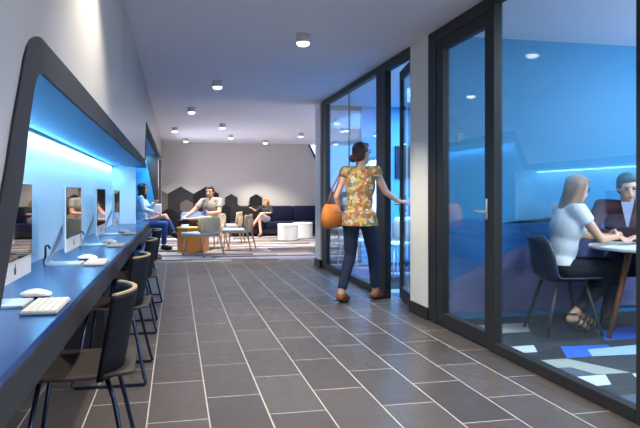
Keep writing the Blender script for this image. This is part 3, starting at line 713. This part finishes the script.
def person(label, loc, rz, J, skin, vox=.009, female=True, hcurl=(.5, .5), hdir=(None, None), pns=None, k=1.0):
    root = thing('person', label, 'person', loc, rz)
    for a in J: J[a] = V(J[a])
    pel, che, nek, hed = J['pel'], J['che'], J['nek'], J['hed']
    lat = J['shL']-J['shR']; TF = frame3(che-pel, lat); hl = J['hipL']-J['hipR']; PF = frame3(V((0, 0, 1)), hl)
    HF = frame3(J.get('hup', V((0, 0, 1))), V(J['hfw']).cross(V((0, 0, 1))) * -1)
    hf, hlft, hu = HF.col[0], HF.col[1], HF.col[2]
    cw = .150 if female else .168
    def torso(s, g, lo=True):
        s.ell(pel, ((.112+g)*k, (.160+g)*k, (.115+g)*k), PF); mid = pel.lerp(che, .5)
        s.ell(mid, ((.098+g)*k, (.125+g)*k, (.16+g)*k), TF); s.ell(che, ((.112+g)*k, (cw+g)*k, (.17+g)*k), TF)
        if female:
            for q in (-1, 1): s.ell(che+TF.col[0]*.085*k+TF.col[1]*.062*q*k-TF.col[2]*.01*k, ((.052+g*.6)*k,)*3)
        for q in ('L', 'R'):
            s.cap(J['sh'+q], (.052+g)*k, che+TF.col[2]*.12*k, (.062+g)*k)
    s = S(); torso(s, 0)
    s.cap(nek-(hed-nek).normalized()*.03*k, .056*k, hed-hu*.05*k-hf*.015*k, .050*k)
    s.ell(hed+hu*.02*k-hf*.012*k, (.093*k, .074*k, .095*k), HF); s.ell(hed-hu*.045*k+hf*.018*k, (.068*k, .056*k, .068*k), HF)
    s.ell(hed-hu*.095*k+hf*.055*k, (.022*k, .024*k, .017*k), HF)
    s.tube([hed+hf*.078*k+hu*.012*k, hed+hf*.100*k-hu*.028*k, hed+hf*.075*k-hu*.034*k], [.008*k, .014*k, .010*k], 8)
    for q in (-1, 1): s.ell(hed+hlft*.074*k*q-hu*.01*k-hf*.005*k, (.016*k, .009*k, .030*k), HF, 10)
    aw = 1.0 if female else 1.15
    for i, q in enumerate(('L', 'R')):
        s.cap(J['sh'+q], .047*aw*k, J['el'+q], .036*aw*k); s.cap(J['el'+q], .036*aw*k, J['wr'+q], .025*aw*k)
        d = hdir[i] or (J['wr'+q]-J['el'+q]); pn = (pns[i] if pns else V((0, 0, -1))); th = (V((1, 0, .2)) if abs(V(d).normalized().x) < .7 else V((0, -1 if q == 'L' else 1, .1)))
        if abs(V(pn).normalized().dot(V(d).normalized())) > .9: pn = V((0, -1 if q == 'L' else 1, 0))
        hand(s, J['wr'+q]+V(d).normalized()*.01, d, pn, th, hcurl[i], k*(.95 if female else 1.05))
        s.cap(J['hip'+q], .083*k, J['kn'+q], .053*k); s.cap(J['kn'+q], .053*k, J['an'+q], .036*k)
        s.cap(J['an'+q]-V((0, 0, .02)), .036*k, J['to'+q], .026*k); s.ell(J['an'+q]-V((0, 0, .045*k))-(J['to'+q]-J['an'+q]).normalized()*.03*k, .034*k)
    body = build(s, 'body', skin, root, remesh=vox, smooth_it=4)
    root['k'] = k
    for q in (-1, 1):
        s = S(); s.ell(hed+hf*.080*k+hlft*.031*k*q+hu*.014*k, (.010*k, .016*k, .009*k), HF, 10); build(s, 'eye', eye_m, root, smooth=True)
        s = S(); s.tube([hed+hf*.088*k+hlft*.012*k*q+hu*.034*k, hed+hf*.088*k+hlft*.032*k*q+hu*.040*k, hed+hf*.074*k+hlft*.052*k*q+hu*.032*k], .005*k, 6); build(s, 'eyebrow', hair_dk, root, smooth=True)
    s = S(); s.ell(hed+hf*.082*k-hu*.062*k, (.010*k, .024*k, .008*k), HF, 10); build(s, 'mouth', lip_m, root, smooth=True)
    return dict(root=root, J=J, torso=torso, TF=TF, PF=PF, HF=HF, k=k, hed=hed)
def at(P, f, l, u): H = P['HF']; return P['hed']+(H.col[0]*f+H.col[1]*l+H.col[2]*u)*P['k']
def shirt(P, mt_, g=.014, hem=None, neck=None, sleeve=1.0, name='shirt', ext=0, vox=.010, hemn=None):
    J = P['J']; k = P['k']; s = S(); P['torso'](s, g)
    if ext:
        s.loft([[J['pel']+P['PF'] @ V(((.125+g+e)*math.cos(a)*k, (.172+g+e)*math.sin(a)*k, z)) for a in [2*PI*i/20 for i in range(20)]] for z, e in ((.04, -.01), (-ext, .015))])
    for q in ('L', 'R'):
        if sleeve <= 0: continue
        a, b, w = J['sh'+q], J['el'+q], J['wr'+q]
        if sleeve <= .5: s.cap(a, (.052+g)*k, a.lerp(b, sleeve*2), (.046+g)*k, ends=False); s.ell(a, (.052+g)*k)
        else:
            s.cap(a, (.050+g)*k, b, (.040+g)*k); s.cap(b, (.040+g)*k, b.lerp(w, (sleeve-.5)*2), (.030+g)*k, ends=False)
    cuts = []
    if hem is not None: cuts.append((V((0, 0, hem)), V(hemn) if hemn else V((0, 0, -1))))
    if neck is None: neck = J['nek']+P['TF'].col[2]*.005
    cuts.append((neck, P['TF'].col[2]*1.0+P['TF'].col[0]*-.15))
    return build(s, name, mt_, P['root'], remesh=vox, smooth_it=10, cuts=cuts)
def trousers(P, mt_, g=.012, waist=.04, end=.93, name='trousers', vox=.010):
    J = P['J']; k = P['k']; s = S(); s.ell(J['pel'], ((.112+g)*k, (.160+g)*k, (.118+g)*k), P['PF'])
    for q in ('L', 'R'):
        s.cap(J['hip'+q], (.085+g)*k, J['kn'+q], (.056+g)*k); s.cap(J['kn'+q], (.056+g)*k, J['kn'+q].lerp(J['an'+q], end), (.040+g)*k, ends=False)
    return build(s, name, mt_, P['root'], remesh=vox, smooth_it=3, cuts=[(J['pel']+V((0, 0, waist+.03)), (0, 0, 1))])
def shoes(P, mt_, sole=None, kind='shoe', heel=0):
    J = P['J']; k = P['k']
    for q in ('L', 'R'):
        a, t_ = J['an'+q], J['to'+q]; d = (t_-a); dh = V((d.x, d.y, d.z)).normalized()
        s = S(); hb = a-V((0, 0, .045*k))-dh*.025*k
        if kind == 'sandal':
            u, w = basis(dh)
            for f_ in (.25, .55, .85): 
                c = a.lerp(t_, f_)+V((0, 0, -.012*k)); s.tube([c+(u*math.cos(x)+w*math.sin(x))*(.046-.012*f_)*k for x in [2*PI*i/14 for i in range(14)]], .007*k, 6, close=True)
            s.tube([a+V((math.cos(x)*.042*k, math.sin(x)*.042*k, .02)) for x in [2*PI*i/14 for i in range(14)]], .006*k, 6, close=True)
            o = build(s, 'sandal', mt_, P['root'], smooth=True)
        else:
            s.cap(hb, .042*k, t_, .036*k); s.cap(a-V((0, 0, .02)), .045*k, a.lerp(t_, .5), .040*k)
            o = build(s, kind, mt_, P['root'], remesh=.009, smooth_it=2)
        s = S(); n = V((0, 0, 1)); sd = n.cross(dh).normalized(); n2 = dh.cross(sd)
        pts = [hb-dh*.045*k-sd*.025*k, hb-dh*.045*k+sd*.025*k, hb.lerp(t_, .7)+sd*.042*k, t_+dh*.03*k+sd*.018*k, t_+dh*.03*k-sd*.018*k, hb.lerp(t_, .7)-sd*.042*k]
        dn = -.036*k; s.loft([[p+n2*dn for p in pts], [p+n2*(dn-.012*k) for p in pts]]); build(s, 'sole', sole or black_l, o)
def hair(P, mt_, style):
    s = S(); k = P['k']; H = P['HF']
    s.ell(at(P, -.026, 0, .036), (.093*k, .085*k, .090*k), H); s.ell(at(P, -.045, 0, -.01), (.070*k, .080*k, .085*k), H)
    s.ell(at(P, .035, 0, .092), (.045*k, .060*k, .024*k), H)
    if style in ('long', 'bob'):
        ln = -.22 if style == 'long' else -.14
        for l in (-.062, -.03, 0, .03, .062): s.cap(at(P, -.055+.3*abs(l), l, .02), .042*k, at(P, -.075+.25*abs(l), l*1.05, ln), .026*k)
        for l in (-.074, .074): s.cap(at(P, .0, l, .05), .028*k, at(P, -.005, l, ln*.9), .024*k)
    if style == 'veil':
        for l in (-.062, -.03, 0, .03, .062): s.cap(at(P, -.055+.3*abs(l), l, .02), .042*k, at(P, -.075+.25*abs(l), l*1.05, -.24), .030*k)
        for l in (-.078, .078):
            for f in (-.03, .01, .045): s.cap(at(P, f, l*(1-.15*(f > .03)), .05), .026*k, at(P, f-.01, l, -.20), .022*k)
    if style == 'low_bun': s.ell(at(P, -.125, 0, -.055), .045*k, n=14)
    if style == 'short':
        for l in (-.07, .07): s.ell(at(P, .005, l, .03), (.03*k, .018*k, .035*k), H, 10)
    return build(s, 'hair', mt_, P['root'], remesh=.010, smooth_it=3)

# walking woman in the floral top, seen from behind, opening the far door
W = person('woman in a floral top and dark leggings walking through the corridor towards the far door', (1.86, 6.42, 0), R(48),
  dict(pel=(.03, 0, .90), che=(.05, 0, 1.22), nek=(.055, 0, 1.42), hed=(.075, -.005, 1.555), hfw=(.92, -.38, 0),
       shL=(.03, .165, 1.365), shR=(.06, -.165, 1.365), elL=(-.06, .235, 1.10), wrL=(.06, .245, .88), elR=(.17, -.235, 1.15), wrR=(.265, -.335, 1.055),
       hipL=(.02, .09, .86), hipR=(.04, -.09, .86), knL=(.03, .11, .49), knR=(.20, -.08, .49), anL=(-.13, .14, .095), anR=(.27, -.07, .085), toL=(.005, .135, .036), toR=(.405, -.11, .036)),
  skin_a, vox=.008, hcurl=(.9, .9), hdir=(None, V((.35, -.9, -.1))), pns=(V((0, -1, 0)), V((.3, 0, -1))))
shirt(W, floral, .016, hem=.80, sleeve=0.12, name='floral_top', ext=.12); trousers(W, denim_dk, .010, end=.88, name='leggings'); shoes(W, brown_l, black_l, 'shoe'); hair(W, hair_rd, 'low_bun')
# tan leather bag on her left shoulder
q = W['root'].matrix_basis @ V((-.05, .315, .80)) if False else M.LocRotScale(W['root'].location, W['root'].rotation_euler, V((1, 1, 1))) @ V((-.13, .25, .775))
t = thing('shoulder_bag', 'slouchy tan leather bag hanging from the shoulder of the walking woman', 'bag', q, R(48))
s = S(); rr = []
for z, a, b_ in ((0, .13, .05), (.02, .165, .07), (.12, .17, .075), (.21, .145, .055), (.25, .12, .024)):
    rr.append([(a*math.copysign(abs(math.cos(x))**.7, math.cos(x)), b_*math.copysign(abs(math.sin(x))**.8, math.sin(x)), z) for x in [2*PI*i/24 for i in range(24)]])
s.loft(rr); build(s, 'pouch', orange_l, t, smooth=True)
s = S(); s.tube([(-.10, 0, .235), (-.01, -.02, .42), (.10, -.06, .59), (.15, -.085, .650), (.19, -.085, .640), (.19, -.05, .55), (.16, -.01, .40), (.11, 0, .235)], .009, 8); build(s, 'strap', brown_l, t, smooth=True)
s = S(); s.box((0, -.062, .13), (.10, .008, .08), bev=.003); build(s, 'front_pocket', brown_l, t)

# blonde woman at the round table
B = person('blonde woman in a white top sitting at the round white table, hands clasped', (3.10, 4.68, .003), R(-5),
  dict(pel=(-.03, 0, .535), che=(.03, 0, .86), nek=(.065, 0, 1.045), hed=(.125, 0, 1.165), hfw=(.95, .05, -.32), hup=V((.3, 0, .95)),
       shL=(.05, .155, 1.0), shR=(.05, -.155, 1.0), elL=(.22, .20, .77), wrL=(.42, .055, .775), elR=(.20, -.21, .77), wrR=(.42, -.075, .775),
       hipL=(0, .09, .51), hipR=(0, -.09, .51), knL=(.42, .09, .53), knR=(.41, -.09, .51), anL=(.20, .10, .12), anR=(.05, -.06, .14), toL=(.32, .10, .042), toR=(.17, -.06, .045)),
  skin_b, vox=.008, hcurl=(1.0, 1.0), hdir=(V((.7, -.6, .1)), V((.7, .6, .1))), pns=(V((-.5, -.6, -.2)), V((-.5, .6, -.2))))
shirt(B, white_cl, .014, hem=.555, sleeve=.22, name='white_top'); trousers(B, black_cl, .012, end=.86); shoes(B, black_l, black_l, 'sandal'); hair(B, hair_bl, 'long')
# man in the maroon jacket
G = person('dark-haired man in a maroon jacket leaning over the round table', (3.93, 4.97, .003), R(233),
  dict(pel=(-.02, 0, .53), che=(.08, 0, .87), nek=(.15, 0, 1.07), hed=(.215, 0, 1.185), hfw=(.80, .25, -.5), hup=V((.4, 0, .9)),
       shL=(.12, .20, 1.02), shR=(.12, -.20, 1.02), elL=(.26, .29, .785), wrL=(.44, .10, .775), elR=(.27, -.30, .785), wrR=(.46, -.12, .775),
       hipL=(0, .09, .51), hipR=(0, -.09, .51), knL=(.42, .13, .52), knR=(.42, -.13, .52), anL=(.42, .13, .09), anR=(.40, -.13, .09), toL=(.55, .14, .042), toR=(.53, -.14, .042)),
  skin_a, vox=.009, female=False, hcurl=(.5, .5))
shirt(G, maroon, .022, hem=.52, sleeve=.96, name='jacket')
s = S(); n_ = G['J']['nek']; TF = G['TF']; s.prism([(-.05, .02), (.05, .02), (.008, -.20), (-.008, -.20)], 'x', 0, .012)
s.bm.transform(M.Translation(n_+TF.col[0]*.105) @ M.Rotation(R(14), 4, 'Y')); build(s, 'shirt_front', shirt_bl, G['root'])
trousers(G, denim_dk, .014, end=.97); shoes(G, black_l); hair(G, hair_dk, 'short')
# grey-shirted man in the lounge
D = person('smiling man in a grey shirt sitting in the lounge with one ankle on his knee', (.68, 13.45, 0), R(238),
  dict(pel=(-.06, 0, .53), che=(-.09, 0, .86), nek=(-.08, 0, 1.055), hed=(-.05, -.01, 1.165), hfw=(.92, .15, -.05),
       shL=(-.09, .19, .985), shR=(-.07, -.19, .975), elL=(.05, .26, .75), wrL=(.24, .14, .74), elR=(.13, -.31, .76), wrR=(.35, -.36, .66),
       hipL=(0, .10, .52), hipR=(0, -.10, .52), knL=(.40, .22, .64), knR=(.44, -.14, .50), anL=(.47, -.20, .61), anR=(.46, -.16, .09), toL=(.52, -.40, .575), toR=(.59, -.18, .042)),
  skin_b, female=False, k=1.06, hcurl=(1.0, .8), pns=(V((0, -1, 0)), None) if False else (V((0, -1, 0)), V((0, .3, -1))))
shirt(D, grey_cl, .016, hem=.50, sleeve=.30, name='grey_shirt'); trousers(D, brown_cl, .014, end=.95); shoes(D, black_l); hair(D, hair_dk, 'short')
t = thing('mug', 'blue mug held by the man in the grey shirt', 'mug', M.LocRotScale(D['root'].location, D['root'].rotation_euler, V((1, 1, 1))) @ V((.355, .10, .70)))
s = S(); s.lathe([(.030, 0), (.038, .006), (.040, .09), (.036, .09), (.034, .012), (.01, .010)], n=20); build(s, 'cup', cup_bl, t, smooth=False)
s = S(); s.tube([(.038, 0, .075), (.065, 0, .07), (.068, 0, .03), (.038, 0, .022)], .005); build(s, 'handle', cup_bl, t, smooth=True)
# blonde woman on the sofa
E = person('blonde woman with bare crossed legs reclining on the dark sofa', (2.36, 17.18, 0), R(240),
  dict(pel=(.06, 0, .46), che=(-.05, 0, .655), nek=(-.085, 0, .80), hed=(-.06, 0, .895), hfw=(.8, -.4, -.2),
       shL=(-.075, .135, .77), shR=(-.065, -.135, .77), elL=(.02, .20, .62), wrL=(.18, .08, .63), elR=(.06, -.24, .66), wrR=(.20, -.28, .73),
       hipL=(.02, .075, .46), hipR=(.02, -.075, .46), knL=(.36, .04, .60), knR=(.36, -.02, .50), anL=(.46, -.16, .31), anR=(.40, .04, .10), toL=(.55, -.22, .25), toR=(.52, .04, .035)),
  skin_a, k=.86, hcurl=(.6, .6))
shirt(E, black_cl, .014, hem=.45, sleeve=.55, name='black_top'); trousers(E, mat('white_skirt', (214, 214, 224), .85), .012, end=.02, name='shorts'); shoes(E, brown_l); hair(E, hair_bl, 'bob')
# woman on the bench in the second portal
F = person('dark-haired woman in a light blue cardigan and jeans on the portal bench', (-.62, 13.42, 0), R(-6),
  dict(pel=(-.03, 0, .555), che=(-.06, 0, .89), nek=(-.055, 0, 1.09), hed=(-.025, 0, 1.235), hfw=(.95, -.1, -.1),
       shL=(-.05, .165, 1.04), shR=(-.05, -.165, 1.04), elL=(.07, .20, .82), wrL=(.20, .05, .95), elR=(.02, -.22, .82), wrR=(.22, -.10, .76),
       hipL=(0, .09, .53), hipR=(0, -.09, .53), knL=(.42, -.02, .68), knR=(.42, -.09, .52), anL=(.60, -.06, .34), anR=(.40, -.09, .09), toL=(.70, -.07, .26), toR=(.54, -.10, .042)),
  skin_b, hcurl=(.6, .5))
shirt(F, lblue_cl, .016, hem=.52, sleeve=.94, name='cardigan'); trousers(F, denim, .012, end=.92, name='jeans'); shoes(F, black_l); hair(F, hair_dk, 'veil')

# ------------------------------------------------------------------ camera
cam = bpy.data.cameras.new('camera'); co = bpy.data.objects.new('camera', cam); COL.objects.link(co)
co.location = (0, 0, HC); co.rotation_euler = (PI/2, 0, -R(12.72)); cam.sensor_width = 36; cam.lens = 36; cam.shift_y = -20/640; cam.clip_start = .05
SC.camera = co
SC.view_settings.view_transform = 'Standard'; SC.view_settings.look = 'None'; SC.view_settings.gamma = 1; SC.view_settings.use_curve_mapping = False
SC.view_settings.exposure = .3
